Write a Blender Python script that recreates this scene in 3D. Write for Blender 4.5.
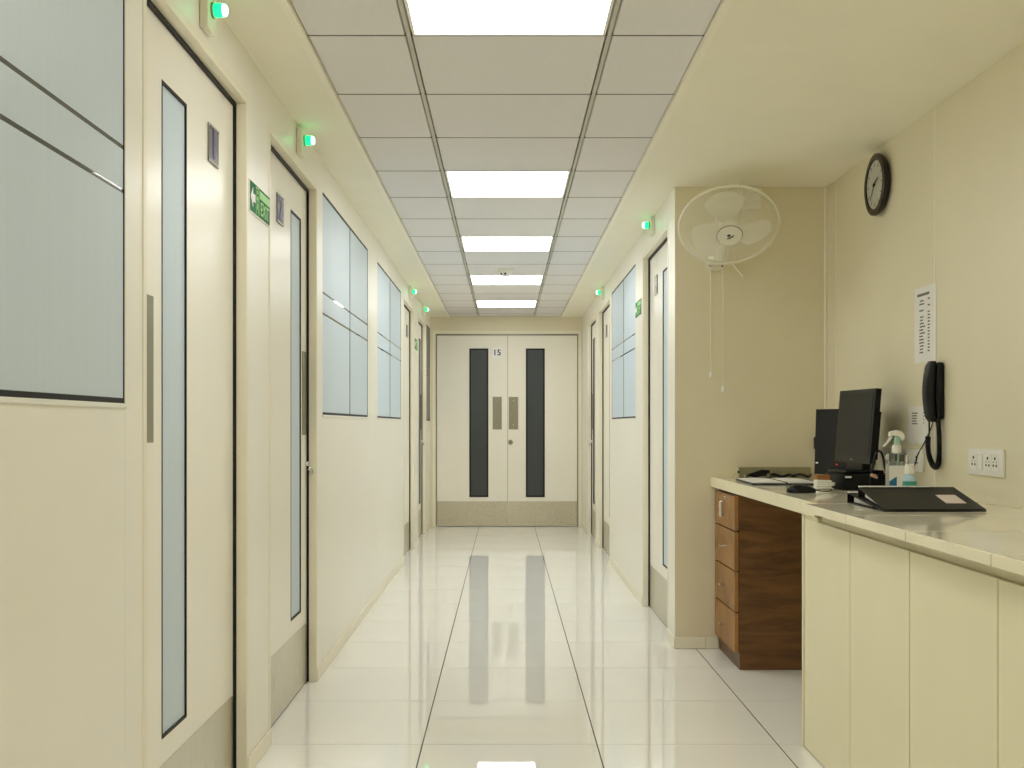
import bpy, bmesh, math, random
from mathutils import Vector, Matrix
random.seed(7)
for o in list(bpy.data.objects):
    bpy.data.objects.remove(o, do_unlink=True)
scene = bpy.context.scene
C = scene.collection

# ------------------------------------------------------------------ camera
EYE = 1.10
FPX = 1112.0
cam_data = bpy.data.cameras.new('camera')
cam = bpy.data.objects.new('camera', cam_data)
C.objects.link(cam)
cam.location = (0, 0, EYE)
cam.rotation_euler = (math.pi / 2, 0, 0)
cam_data.sensor_width = 36.0
cam_data.lens = FPX * 36.0 / 1024.0
cam_data.shift_x = 6.7 / 1024.0
cam_data.shift_y = 41.0 / 1024.0
cam_data.clip_start = 0.02
scene.camera = cam

# ------------------------------------------------------------------ world, exposure
world = bpy.data.worlds.new('world')
scene.world = world
world.use_nodes = True
world.node_tree.nodes['Background'].inputs[0].default_value = (0.8, 0.85, 0.9, 1)
world.node_tree.nodes['Background'].inputs[1].default_value = 0.05
PANEL_STRENGTH = 6.0                     # the ceiling panels are the only lamps of the corridor
scene.view_settings.view_transform = 'Standard'
scene.view_settings.look = 'None'
scene.view_settings.gamma = 1.0
scene.view_settings.use_curve_mapping = False
scene.view_settings.exposure = 0.58
scene.cycles.max_bounces = 16                # many cream-to-cream bounces light the ceiling
scene.cycles.diffuse_bounces = 12
scene.cycles.glossy_bounces = 6

# ------------------------------------------------------------------ measures
XL, XR, XA = -0.81, 0.835, 1.58          # left wall, right wall, alcove wall
YB, YC, YE = -3.0, 5.47, 12.05           # wall behind, alcove back wall, end wall
ZC = 2.27                                # plain ceiling height
TZ0 = 0.846                              # just above the worktop
ZG = 2.28                                # grid ceiling height

# ------------------------------------------------------------------ materials
def lin(c):
    return tuple(((v / 255.0) / 12.92 if v / 255.0 <= 0.04045 else ((v / 255.0 + 0.055) / 1.055) ** 2.4) for v in c)

def mat(name, col, rough=0.5, metal=0.0, var=0.03, scale=12.0, bump=0.0, spec=0.5, stretch=(1, 1, 1),
        coat=0.0, trans=0.0, ior=1.45, emit=None, estr=0.0, rvar=0.0):
    m = bpy.data.materials.new(name)
    m.use_nodes = True
    nt = m.node_tree
    b = nt.nodes['Principled BSDF']
    l = lin(col)
    tc = nt.nodes.new('ShaderNodeTexCoord')
    mp = nt.nodes.new('ShaderNodeMapping')
    mp.inputs['Scale'].default_value = stretch
    nt.links.new(tc.outputs['Object'], mp.inputs['Vector'])
    nz = nt.nodes.new('ShaderNodeTexNoise')
    nz.inputs['Scale'].default_value = scale
    nz.inputs['Detail'].default_value = 4
    nt.links.new(mp.outputs['Vector'], nz.inputs['Vector'])
    rp = nt.nodes.new('ShaderNodeValToRGB')
    rp.color_ramp.elements[0].position = 0.3
    rp.color_ramp.elements[1].position = 0.7
    rp.color_ramp.elements[0].color = tuple(v * (1 - var) for v in l) + (1,)
    rp.color_ramp.elements[1].color = tuple(min(1, v * (1 + var)) for v in l) + (1,)
    nt.links.new(nz.outputs['Fac'], rp.inputs['Fac'])
    nt.links.new(rp.outputs['Color'], b.inputs['Base Color'])
    b.inputs['Roughness'].default_value = rough
    b.inputs['Metallic'].default_value = metal
    b.inputs['Specular IOR Level'].default_value = spec
    b.inputs['Coat Weight'].default_value = coat
    b.inputs['Coat Roughness'].default_value = 0.05
    b.inputs['Transmission Weight'].default_value = trans
    b.inputs['IOR'].default_value = ior
    if rvar:
        mr = nt.nodes.new('ShaderNodeMapRange')
        mr.inputs['To Min'].default_value = max(0.0, rough - rvar)
        mr.inputs['To Max'].default_value = rough + rvar
        nt.links.new(nz.outputs['Fac'], mr.inputs['Value'])
        nt.links.new(mr.outputs['Result'], b.inputs['Roughness'])
    if bump:
        bp = nt.nodes.new('ShaderNodeBump')
        bp.inputs['Strength'].default_value = bump
        bp.inputs['Distance'].default_value = 0.002
        nt.links.new(nz.outputs['Fac'], bp.inputs['Height'])
        nt.links.new(bp.outputs['Normal'], b.inputs['Normal'])
    if emit:
        b.inputs['Emission Color'].default_value = lin(emit) + (1,)
        b.inputs['Emission Strength'].default_value = estr
    return m

def wood(name, a, d, vert):
    m = mat(name, a, rough=0.42, scale=3)
    nt = m.node_tree
    b = nt.nodes['Principled BSDF']
    tc = nt.nodes.new('ShaderNodeTexCoord')
    mp = nt.nodes.new('ShaderNodeMapping')
    mp.inputs['Scale'].default_value = vert
    nt.links.new(tc.outputs['Object'], mp.inputs['Vector'])
    n1 = nt.nodes.new('ShaderNodeTexNoise')
    n1.inputs['Scale'].default_value = 3.0
    n1.inputs['Detail'].default_value = 8
    n1.inputs['Roughness'].default_value = 0.6
    n1.inputs['Distortion'].default_value = 0.8
    nt.links.new(mp.outputs['Vector'], n1.inputs['Vector'])
    rp = nt.nodes.new('ShaderNodeValToRGB')
    rp.color_ramp.elements[0].position = 0.33
    rp.color_ramp.elements[1].position = 0.62
    rp.color_ramp.elements[0].color = lin(d) + (1,)
    rp.color_ramp.elements[1].color = lin(a) + (1,)
    nt.links.new(n1.outputs['Fac'], rp.inputs['Fac'])
    nt.links.new(rp.outputs['Color'], b.inputs['Base Color'])
    return m

M = {}
M['wall'] = mat('cream_wall_panel', (242, 239, 228), 0.33, var=0.012, scale=3, rvar=0.04)
M['alcove'] = mat('cream_alcove_paint', (230, 222, 195), 0.4, var=0.015, scale=4)
M['door'] = mat('cream_door_lacquer', (244, 240, 228), 0.3, var=0.012, scale=2.5, rvar=0.03)
M['frame'] = mat('cream_door_frame', (241, 235, 216), 0.35, var=0.015, scale=5)
M['border'] = mat('cream_ceiling_paint', (243, 239, 221), 0.6, var=0.012, scale=5)
M['ctile'] = mat('mineral_ceiling_tile', (228, 226, 227), 0.9, var=0.03, scale=180, bump=0.15)
M['tee'] = mat('grey_tee_bar', (196, 192, 180), 0.45, var=0.02)
M['ctrim'] = mat('cream_edge_angle', (246, 242, 226), 0.5, var=0.01)
M['void'] = mat('dark_ceiling_void', (30, 28, 25), 0.9, var=0.05)
M['ftile'] = mat('polished_floor_tile', (247, 246, 242), 0.016, var=0.014, scale=2.0, spec=0.8, rvar=0.006)
M['grout'] = mat('dark_grout', (78, 70, 58), 0.8, var=0.08, scale=40)
M['skirt'] = mat('cream_skirting', (240, 234, 214), 0.35, var=0.02)
M['rubber'] = mat('black_rubber_gasket', (22, 21, 20), 0.6, var=0.08)
M['frost'] = mat('frosted_glass', (204, 218, 229), 0.45, var=0.015, scale=60, stretch=(1, 1, 0.03), spec=0.3)
M['frost_dark'] = mat('smoked_glass', (66, 70, 72), 0.3, var=0.05, scale=60, stretch=(1, 1, 0.03))
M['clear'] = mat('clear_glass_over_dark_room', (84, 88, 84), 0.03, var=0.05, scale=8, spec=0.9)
M['steel'] = mat('brushed_steel', (206, 200, 184), 0.26, metal=1.0, var=0.03, scale=20, stretch=(1, 1, 25), rvar=0.06)
M['steel_plate'] = mat('satin_steel_push_plate', (150, 146, 126), 0.36, metal=0.85, var=0.07, scale=25, stretch=(4, 4, 1), rvar=0.08)
M['chrome'] = mat('chrome', (214, 214, 210), 0.12, metal=1.0, var=0.03)
M['kick'] = mat('brushed_kick_plate', (208, 202, 184), 0.3, metal=0.9, var=0.05, scale=14, stretch=(8, 8, 0.6), rvar=0.07)
M['plate_grey'] = mat('grey_number_plate', (112, 108, 104), 0.25, metal=0.5, var=0.05)
M['violet'] = mat('violet_numeral', (86, 74, 168), 0.4, var=0.05)
M['white'] = mat('white_plastic', (238, 237, 230), 0.35, var=0.015)
M['fan_white'] = mat('fan_white_plastic', (236, 233, 216), 0.35, var=0.015)
M['grey'] = mat('grey_plastic', (140, 138, 130), 0.45, var=0.04)
M['mullion'] = mat('grey_mullion_seal', (92, 94, 92), 0.5, var=0.04)
M['black'] = mat('black_plastic', (11, 10, 10), 0.38, var=0.1, scale=60, spec=0.35)
M['black_matte'] = mat('black_matte_plastic', (14, 14, 13), 0.6, var=0.1, scale=80, spec=0.3)
M['screen'] = mat('switched_off_screen', (26, 25, 22), 0.42, var=0.03, spec=0.3)
M['binder'] = mat('black_binder_board', (18, 17, 15), 0.5, var=0.1, scale=90, bump=0.15, spec=0.35)
M['paper'] = mat('white_paper', (236, 234, 230), 0.75, var=0.012, scale=30)
M['bright_paper'] = mat('bright_white_card', (252, 252, 254), 0.4, var=0.005)
M['paper_old'] = mat('label_paper', (214, 202, 196), 0.7, var=0.03, scale=30)
M['ink'] = mat('black_ink', (34, 32, 34), 0.6, var=0.1)
M['ink_grey'] = mat('grey_ink', (110, 106, 108), 0.7, var=0.1)
M['green'] = mat('exit_sign_green', (14, 112, 58), 0.55, var=0.04, spec=0.15)
M['pale_green'] = mat('exit_sign_pale_green', (172, 228, 156), 0.5, var=0.03, spec=0.2)
M['counter'] = mat('glossy_worktop_tile', (240, 234, 212), 0.07, var=0.03, scale=5, spec=0.6)
M['counter_edge'] = mat('cream_worktop_edge', (240, 232, 202), 0.3, var=0.02)
M['cab'] = mat('cream_cabinet_laminate', (236, 229, 196), 0.42, var=0.015, scale=4)
M['cab_dark'] = mat('cabinet_carcass', (92, 80, 58), 0.6, var=0.03)
M['wood'] = wood('brown_wood_veneer', (116, 79, 42), (76, 50, 24), (1.2, 1.2, 7))
M['wood_front'] = wood('brown_wood_drawer_front', (170, 124, 70), (130, 90, 48), (7, 1.5, 1.5))
M['wood_gap'] = mat('dark_wood_gap', (34, 20, 12), 0.7, var=0.1)
M['clock_rim'] = mat('dark_brown_clock_rim', (38, 24, 20), 0.25, var=0.1)
M['clock_face'] = mat('grey_clock_face', (190, 190, 178), 0.3, var=0.02)
M['mint'] = mat('mint_plastic', (168, 214, 190), 0.4, var=0.03)
M['clear_plastic'] = mat('clear_bottle_plastic', (235, 238, 236), 0.08, var=0.01, trans=0.92, ior=1.2)
M['label_blue'] = mat('blue_bottle_label', (28, 110, 150), 0.4, var=0.06, scale=50)
M['teal'] = mat('teal_bottle_label', (52, 150, 128), 0.4, var=0.05, scale=40)
M['pale_blue'] = mat('pale_blue_bottle', (178, 206, 222), 0.25, var=0.03)
M['brown'] = mat('brown_cardboard', (168, 106, 48), 0.7, var=0.12, scale=60)
M['beige'] = mat('beige_plastic', (206, 196, 160), 0.45, var=0.03)
M['shaded_beige'] = mat('shaded_beige_box', (150, 142, 108), 0.5, var=0.05, scale=20)  # beige box body, the shade on its face put into the colour
M['pink'] = mat('pinkish_plastic', (206, 172, 156), 0.5, var=0.04)
M['yellow'] = mat('yellow_plastic', (214, 196, 40), 0.4, var=0.04)
M['red_led'] = mat('red_indicator', (150, 40, 20), 0.4, emit=(255, 60, 30), estr=0.4)
M['panel_light'] = mat('lit_panel_diffuser', (250, 250, 250), 0.5, emit=(254, 255, 252), estr=PANEL_STRENGTH)
M['led_green'] = mat('lit_green_lens', (40, 220, 140), 0.2, emit=(0, 255, 120), estr=1.6)
M['led_core'] = mat('lit_green_lens_core', (220, 255, 240), 0.2, emit=(170, 255, 225), estr=1.8)

# ------------------------------------------------------------------ mesh helpers
def nb():
    return bmesh.new()

def box(bm, x0, x1, y0, y1, z0, z1, bev=0.0, seg=1):
    r = bmesh.ops.create_cube(bm, size=1.0)
    vs = r['verts']
    for v in vs:
        v.co = Vector((x0 + (v.co.x + .5) * (x1 - x0), y0 + (v.co.y + .5) * (y1 - y0), z0 + (v.co.z + .5) * (z1 - z0)))
    if bev > 0:
        es = list({e for v in vs for e in v.link_edges})
        bmesh.ops.bevel(bm, geom=es, offset=bev, segments=seg, affect='EDGES', profile=0.6)
    return bm

def tube(bm, pts, r, n=10, cap=True):
    pts = [Vector(p) for p in pts]
    rings = []
    up = None
    for i, p in enumerate(pts):
        t = (pts[min(i + 1, len(pts) - 1)] - pts[max(i - 1, 0)]).normalized()
        if up is None:
            up = Vector((0, 0, 1)) if abs(t.z) < 0.9 else Vector((1, 0, 0))
        a = t.cross(up).normalized()
        up = a.cross(t).normalized()
        rr = r[i] if isinstance(r, (list, tuple)) else r
        rings.append([bm.verts.new(p + (a * math.cos(2 * math.pi * k / n) + up * math.sin(2 * math.pi * k / n)) * rr) for k in range(n)])
    for i in range(len(rings) - 1):
        for k in range(n):
            bm.faces.new((rings[i][k], rings[i][(k + 1) % n], rings[i + 1][(k + 1) % n], rings[i + 1][k]))
    if cap:
        bm.faces.new(list(reversed(rings[0])))
        bm.faces.new(rings[-1])
    return bm

def lathe(bm, prof, n=32, mtx=None):
    """profile of (radius, height) turned about z, then moved by mtx"""
    mtx = mtx or Matrix()
    rings = []
    for (r, h) in prof:
        if r < 1e-6:
            rings.append([bm.verts.new(mtx @ Vector((0, 0, h)))])
        else:
            rings.append([bm.verts.new(mtx @ Vector((r * math.cos(2 * math.pi * k / n), r * math.sin(2 * math.pi * k / n), h))) for k in range(n)])
    for i in range(len(rings) - 1):
        a, b = rings[i], rings[i + 1]
        for k in range(n):
            k2 = (k + 1) % n
            if len(a) == 1 and len(b) == 1:
                continue
            if len(a) == 1:
                bm.faces.new((a[0], b[k2], b[k]))
            elif len(b) == 1:
                bm.faces.new((a[k], a[k2], b[0]))
            else:
                bm.faces.new((a[k], a[k2], b[k2], b[k]))
    return bm

def torus(bm, R, r, n=64, m=10, mtx=None):
    mtx = mtx or Matrix()
    rings = []
    for i in range(n):
        a = 2 * math.pi * i / n
        rings.append([bm.verts.new(mtx @ Vector(((R + r * math.cos(2 * math.pi * k / m)) * math.cos(a), (R + r * math.cos(2 * math.pi * k / m)) * math.sin(a), r * math.sin(2 * math.pi * k / m)))) for k in range(m)])
    for i in range(n):
        for k in range(m):
            bm.faces.new((rings[i][k], rings[(i + 1) % n][k], rings[(i + 1) % n][(k + 1) % m], rings[i][(k + 1) % m]))
    return bm

def prism(bm, poly, d0, d1, mtx=None):
    """polygon in (x, z) extruded along y from d0 to d1"""
    mtx = mtx or Matrix()
    a = [bm.verts.new(mtx @ Vector((x, d0, z))) for x, z in poly]
    b = [bm.verts.new(mtx @ Vector((x, d1, z))) for x, z in poly]
    n = len(poly)
    bm.faces.new(a)
    bm.faces.new(list(reversed(b)))
    for i in range(n):
        bm.faces.new((a[i], b[i], b[(i + 1) % n], a[(i + 1) % n]))
    return bm

def link(name, me, parent=None, loc=(0, 0, 0)):
    o = bpy.data.objects.new(name, me)
    C.objects.link(o)
    o.location = loc
    if parent is not None:
        o.parent = parent
    return o

def mesh(name, bm, m, smooth=False):
    bmesh.ops.recalc_face_normals(bm, faces=bm.faces[:])
    me = bpy.data.meshes.new(name)
    bm.to_mesh(me)
    bm.free()
    me.materials.append(M[m] if isinstance(m, str) else m)
    if smooth:
        me.shade_smooth()
        try:
            me.set_sharp_from_angle(angle=math.radians(38))
        except Exception:
            pass
    return me

def part(name, bm, m, parent, smooth=False, loc=(0, 0, 0), label=None):
    o = link(name, mesh(name, bm, m, smooth), parent, loc)
    if label:
        o['label'] = label
    return o

def tag(o, label, cat, group=None, kind=None):
    o['label'] = label
    o['category'] = cat
    if group:
        o['group'] = group
    if kind:
        o['kind'] = kind
    return o

def thing(name, label, cat, loc=(0, 0, 0), rz=0.0, group=None, kind=None):
    o = bpy.data.objects.new(name, None)
    o.empty_display_size = 0.05
    C.objects.link(o)
    o.location = loc
    o.rotation_euler = (0, 0, rz)
    return tag(o, label, cat, group, kind)

def bx(*a, **k):
    return box(nb(), *a, **k)

def text_mesh(name, s, size, m, depth=0.0006, stretch=1.0):
    cu = bpy.data.curves.new(name, 'FONT')
    cu.body = s
    cu.size = size
    cu.align_x = 'CENTER'
    cu.align_y = 'CENTER'
    cu.extrude = depth
    cu.offset = size * 0.012
    cu.resolution_u = 4
    tmp = bpy.data.objects.new(name, cu)
    C.objects.link(tmp)
    bpy.context.view_layer.update()
    dg = bpy.context.evaluated_depsgraph_get()
    me = bpy.data.meshes.new_from_object(tmp.evaluated_get(dg))
    bpy.data.objects.remove(tmp, do_unlink=True)
    for v in me.vertices:
        x, y, z = v.co
        v.co = (x * stretch, -z, y)
    me.materials.clear()
    me.materials.append(M[m])
    me.name = name
    return me

PI2 = math.pi / 2
def on_left(y):          # local x runs away from the camera, local y goes into the wall
    return (XL, y, 0), PI2
def on_right(y):         # local x runs towards the camera
    return (XR, y, 0), -PI2
def on_alcove(y):
    return (XA, y, 0), -PI2
def on_end(x):
    return (x, YE, 0), 0.0

# ================================================================== STRUCTURE
# ---- floor with its tiles
floor = link('floor', mesh('floor', bx(XL - 0.2, XA + 0.2, YB - 0.1, YE + 0.2, -0.08, -0.0006), 'grout'))
tag(floor, 'glossy cream tiled floor running the length of the corridor', 'floor', kind='structure')
rows = [3.831 + 0.602 * k for k in range(-12, 15)]
cols = [(XL - 0.06, -0.2856), (-0.2856, 0.3157), (0.3157, 0.938), (0.938, XA)]
tile_cache = {}
def tile(parent, name, x0, x1, y0, y1, z0, z1, m, bev):
    key = (name, round(x1 - x0, 4), round(y1 - y0, 4))
    if key not in tile_cache:
        w, d = (x1 - x0) / 2, (y1 - y0) / 2
        tile_cache[key] = mesh(name, bx(-w, w, -d, d, z0, z1, bev=bev), m)
    return link(name, tile_cache[key], parent, ((x0 + x1) / 2, (y0 + y1) / 2, 0))
for i in range(len(rows)):
    y0 = max(rows[i], YB)
    y1 = min(rows[i] + 0.602, YE + 0.02)
    if y1 - y0 < 0.03:
        continue
    for j, (x0, x1) in enumerate(cols):
        if y0 >= YC - 0.02:
            if j == 3:
                continue
            if j == 2:
                x1 = XR + 0.06
        tile(floor, 'floor_tile', x0 + 0.0023, x1 - 0.0023, y0 + 0.0013, y1 - 0.0013, -0.012, 0.0, 'ftile', 0.0)

# ---- ceiling: grid of tiles between plain borders
ceil = link('ceiling', mesh('ceiling', bx(XL - 0.2, XA + 0.2, YB - 0.1, YE + 0.2, ZG + 0.03, ZG + 0.10), 'void'))
tag(ceil, 'suspended ceiling of grey tiles between plain cream borders', 'ceiling', kind='structure')
GX = (-0.600, -0.293, 0.315, 0.603)
part('border_panel', bx(XL - 0.12, GX[0] - 0.022, YB, YE + 0.05, ZC, ZG + 0.03), 'border', ceil)
part('border_panel', bx(GX[3] + 0.022, XA + 0.1, YB, YE + 0.05, ZC, ZG + 0.03), 'border', ceil)
part('edge_angle', bx(GX[0] - 0.022, GX[0] - 0.001, YB, YE, ZG - 0.016, ZG + 0.03), 'ctrim', ceil)
part('edge_angle', bx(GX[3] + 0.001, GX[3] + 0.022, YB, YE, ZG - 0.016, ZG + 0.03), 'ctrim', ceil)
part('tee_bar', bx(GX[1] - 0.0065, GX[1] + 0.0065, YB, YE, ZG - 0.001, ZG + 0.03), 'tee', ceil)
part('tee_bar', bx(GX[2] - 0.0065, GX[2] + 0.0065, YB, YE, ZG - 0.001, ZG + 0.03), 'tee', ceil)
CP = 0.599
M['cross'] = mat('grey_joint_shadow', (104, 100, 92), 0.6, var=0.04)  # dark grey bars paint the shadow lines of the ceiling joints
cross_me = mesh('joint_shadow_bar', bx(GX[0] + 0.001, GX[3] - 0.001, -0.0030, 0.0030, ZG - 0.0006, ZG + 0.02), 'cross')
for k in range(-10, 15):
    link('joint_shadow_bar', cross_me, ceil, (0, 3.37 + CP * k, 0))
LIGHT_ROWS = {-9: None, -5: None, -1: 'nearest, large at the top of the picture', 3: 'second', 6: 'third', 9: 'fourth, behind the smoke detector', 12: 'farthest, close to the double door'}
light_pos = []
for k in range(-10, 15):
    y0 = 3.37 + CP * k
    y1 = min(y0 + CP, YE)
    if y1 - y0 < 0.04:
        continue
    y0b = max(y0, YB)
    for j in range(3):
        x0, x1 = GX[j], GX[j + 1]
        gl = 0.002 if j == 0 else 0.0110
        gr = 0.002 if j == 2 else 0.0110
        if j == 1 and k in LIGHT_ROWS:
            light_pos.append((k, (x0 + x1) / 2, (y0 + y1) / 2))
            continue
        tile(ceil, 'ceiling_tile', x0 + gl, x1 - gr, y0b + 0.0036, y1 - 0.0036, ZG, ZG + 0.014, 'ctile', 0.002)

LLAB = {-9: 'square lit ceiling panel farthest behind the viewer', -5: 'square lit ceiling panel just behind the viewer',
        -1: 'large square lit ceiling panel nearest the viewer at the top edge',
        3: 'second nearest lit ceiling panel, alone past three plain tiles',
        6: 'third lit ceiling panel, middle one of the five',
        9: 'fourth lit ceiling panel, just behind the smoke detector',
        12: 'farthest lit ceiling panel, above the cream double door'}
hw = (GX[2] - GX[1]) / 2 - 0.0125
fb = nb()
for (a, b, c, d) in ((-hw, hw, -0.2965, -0.286), (-hw, hw, 0.286, 0.2965), (-hw, -hw + 0.009, -0.286, 0.286), (hw - 0.009, hw, -0.286, 0.286)):
    box(fb, a, b, c, d, ZG - 0.001, ZG + 0.02)
light_frame = mesh('frame', fb, 'white')
light_diff = mesh('diffuser', bx(-hw + 0.009, hw - 0.009, -0.286, 0.286, ZG + 0.002, ZG + 0.012), 'panel_light')
for (k, x, y) in light_pos:
    t = thing('ceiling_light', LLAB[k], 'ceiling light', (x, y, 0), group='lit panels along the ceiling')
    link('frame', light_frame, t)
    link('diffuser', light_diff, t)

# ---- openings: (start, end) along Y
DOOR_H = 2.10
W_Z0, W_Z1 = 1.146, 2.135
left_doors = [(2.50, 3.48), (3.825, 4.765), (8.87, 9.85), (10.32, 11.28)]
left_wins = [(0.75, 2.368), (4.93, 6.55), (7.04, 8.63), (11.42, 11.97)]
right_doors = [(5.71, 6.735), (8.87, 9.92), (10.25, 11.22)]
right_wins = [(7.13, 8.72)]

def build_wall(name, X, side, y0, y1, doors, wins, label, mtl='wall', splits=()):
    """side = -1 left wall (solid towards -x), +1 right wall; panels are its pieces"""
    def bxs(a, b, z0, z1, d0=0.0, d1=0.12):
        xs = sorted((X + side * d0, X + side * d1))
        return bx(xs[0], xs[1], a, b, z0, z1)
    w = link(name, mesh(name, bxs(y0, y1, 0, ZG + 0.03, 0.12, 0.18), 'wall'))
    tag(w, label, 'wall', kind='structure')
    g = 0.0012
    splits = sorted(splits)
    ops = sorted([(a, b, 'd') for a, b in doors] + [(a, b, 'w') for a, b in wins])
    cuts = []
    cur = y0
    for a, b, kd in ops:
        if a - cur > 0.01:
            seg = [cur] + [s for s in splits if cur + 0.05 < s < a - 0.05] + [a]
            for p, q in zip(seg[:-1], seg[1:]):
                part('wall_panel', bxs(p + g, q - g, 0, ZG), mtl, w)
        if kd == 'd':
            part('wall_panel', bxs(a - g, b + g, DOOR_H + 0.008, ZG), mtl, w)
        else:
            part('wall_panel', bxs(a, b, 0, W_Z0), mtl, w)
            part('wall_panel', bxs(a, b, W_Z1, ZG), mtl, w)
        cur = b
    if y1 - cur > 0.01:
        seg = [cur] + [s for s in splits if cur + 0.05 < s < y1 - 0.05] + [y1]
        for p, q in zip(seg[:-1], seg[1:]):
            part('wall_panel', bxs(p + g, q - g, 0, ZG), mtl, w)
    return w
build_wall('wall_left', XL, -1, YB, YE, left_doors, left_wins, 'long cream panelled wall on the left with doors and frosted windows', splits=(-1.6, -0.4))
build_wall('wall_right', XR, 1, YC + 0.012, YE, right_doors, right_wins, 'cream panelled wall on the right beyond the desk alcove')
wa = build_wall('wall_alcove', XA, 1, YB, YC, [], [], 'cream wall of the desk alcove carrying clock and telephone', 'alcove', splits=(5.31, 4.09, 2.87, 1.65, 0.43, -0.8, -2.0))
for y in (5.31, 4.09, 2.87):
    part('joint_strip', bx(XA - 0.0016, XA - 0.0001, y - 0.004, y + 0.004, TZ0, ZC - 0.001, bev=0.0006), 'ctrim', wa)
o = link('wall_alcove_back', mesh('wall_alcove_back', bx(XR, XA + 0.12, YC, YC + 0.012, 0, ZG), 'alcove'))
tag(o, 'plain beige back wall of the alcove behind the wall fan', 'wall', kind='structure')
for nm, x in (('trim_1', XA - 0.0075), ):
    o = link(nm, mesh(nm, bx(x - 0.006, x + 0.0074, YC - 0.012, YC - 0.0003, 0.845, ZC - 0.001, bev=0.003), 'ctrim'))
    tag(o, 'thin pale corner bead in the alcove corner beside the clock', 'trim', kind='structure')
# end wall around the double door
EDX0, EDX1, EDH = -0.742, 0.779, 2.075
ew = link('wall_end', mesh('wall_end', bx(XL - 0.12, XR + 0.12, YE + 0.08, YE + 0.14, 0, ZG + 0.03), 'wall'))
tag(ew, 'cream end wall around the double door', 'wall', kind='structure')
part('wall_panel', bx(XL - 0.0, EDX0 - 0.012, YE, YE + 0.08, 0, ZG), 'alcove', ew)
part('wall_panel', bx(EDX1 + 0.012, XR, YE, YE + 0.08, 0, ZG), 'alcove', ew)
part('wall_panel', bx(EDX0 - 0.012, EDX1 + 0.012, YE, YE + 0.08, EDH + 0.012, ZG), 'alcove', ew)
bw = link('wall_back', mesh('wall_back', bx(XL - 0.12, XA + 0.12, YB - 0.06, YB, 0, ZG + 0.03), 'wall'))
tag(bw, 'cream wall closing the corridor behind the viewer', 'wall', kind='structure')

# ---- skirtings
def skirting(name, pieces, label):
    e = thing(name, label, 'baseboard', kind='structure')
    for (x0, x1, y0, y1) in pieces:
        part('skirting_board', bx(x0, x1, y0, y1, 0.0012, 0.058, bev=0.003), 'skirt', e)
P = 0.007
segs = [(YB, 2.50), (3.48, 3.825), (4.765, 8.87), (9.85, 10.32), (11.28, YE)]
skirting('baseboard_left', [(XL + 0.0003, XL + P, a + 0.003, b - 0.003) for a, b in segs], 'low cream skirting along the left wall')
segs = [(YC, 5.71), (6.735, 8.87), (9.92, 10.25), (11.22, YE)]
skirting('baseboard_right', [(XR - P, XR - 0.0003, a + 0.003, b - 0.003) for a, b in segs] + [(XR - P, 0.985, YC - P, YC - 0.0003), (0.987, 1.05, YC - 0.011, YC - 0.0003)], 'low cream skirting along the right wall and round the alcove corner')

# ---- windows
def window(idx, pos, W, mull, label, smoke=False, sides=True):
    loc, rz = pos
    t = thing('window_%d' % idx, label, 'window', loc, rz, kind='structure')
    z0, z1 = W_Z0, W_Z1
    g = 0.011
    f = nb()
    box(f, 0.0005, W - 0.0005, 0.001, 0.03, z0, z0 + g)
    box(f, 0.0005, W - 0.0005, 0.001, 0.03, z1 - g, z1 - 0.0005)
    box(f, 0.0005, g * 0.35, 0.001, 0.03, z0 + g, z1 - g)
    box(f, W - g * 0.35, W - 0.0005, 0.001, 0.03, z0 + g, z1 - g)
    part('window_frame', f, 'rubber', t)
    part('window_sill', bx(-0.004, W + 0.004, -0.004, -0.0003, z0 - 0.010, z0 - 0.001, bev=0.001), 'white', t)
    edges = [g * 0.35] + list(mull) + [W - g * 0.35]
    for i in range(len(edges) - 1):
        a = edges[i] + (0.0053 if i else 0)
        b = edges[i + 1] - (0.0053 if i < len(edges) - 2 else 0)
        s1, s2, sw = 1.597, 1.690, 0.0095
        bands = [(z0 + g, s1 - sw / 2, 0), (s1 - sw / 2, s1 + sw / 2, 1), (s1 + sw / 2, s2 - sw / 2, 0), (s2 - sw / 2, s2 + sw / 2, 1), (s2 + sw / 2, z1 - g, 0)]
        p = nb()
        for (c, d, k) in bands:
            if not k:
                box(p, a, b, 0.0025, 0.010, c, d)
        pane = part('pane', p, 'frost_dark' if smoke else 'frost', t)
        q = nb()
        for (c, d, k) in bands:
            if k:
                box(q, a, b, 0.003, 0.0095, c, d)
        part('clear_strip', q, 'clear', pane)
    for mm in mull:
        part('mullion', bx(mm - 0.005, mm + 0.005, 0.0005, 0.03, z0 + g, z1 - g), 'mullion', t)
    part('backing', bx(0.0005, W - 0.0005, 0.03, 0.05, z0, z1 - 0.0005), 'rubber', t)
window(1, on_left(0.75), 1.618, (0.80,), 'large frosted window nearest the viewer on the left, cut by the picture edge')
window(2, on_left(4.93), 1.62, (0.88,), 'two-pane frosted window right after the second left door')
window(3, on_left(7.04), 1.59, (0.79,), 'two-pane frosted window, smaller looking one farther down the left wall')
window(4, on_left(11.42), 0.55, (), 'narrow dark window beside the end wall on the left', smoke=True)
window(5, on_right(8.72), 1.59, (0.86,), 'two-pane frosted window on the right wall beyond the nearest right door')

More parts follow.
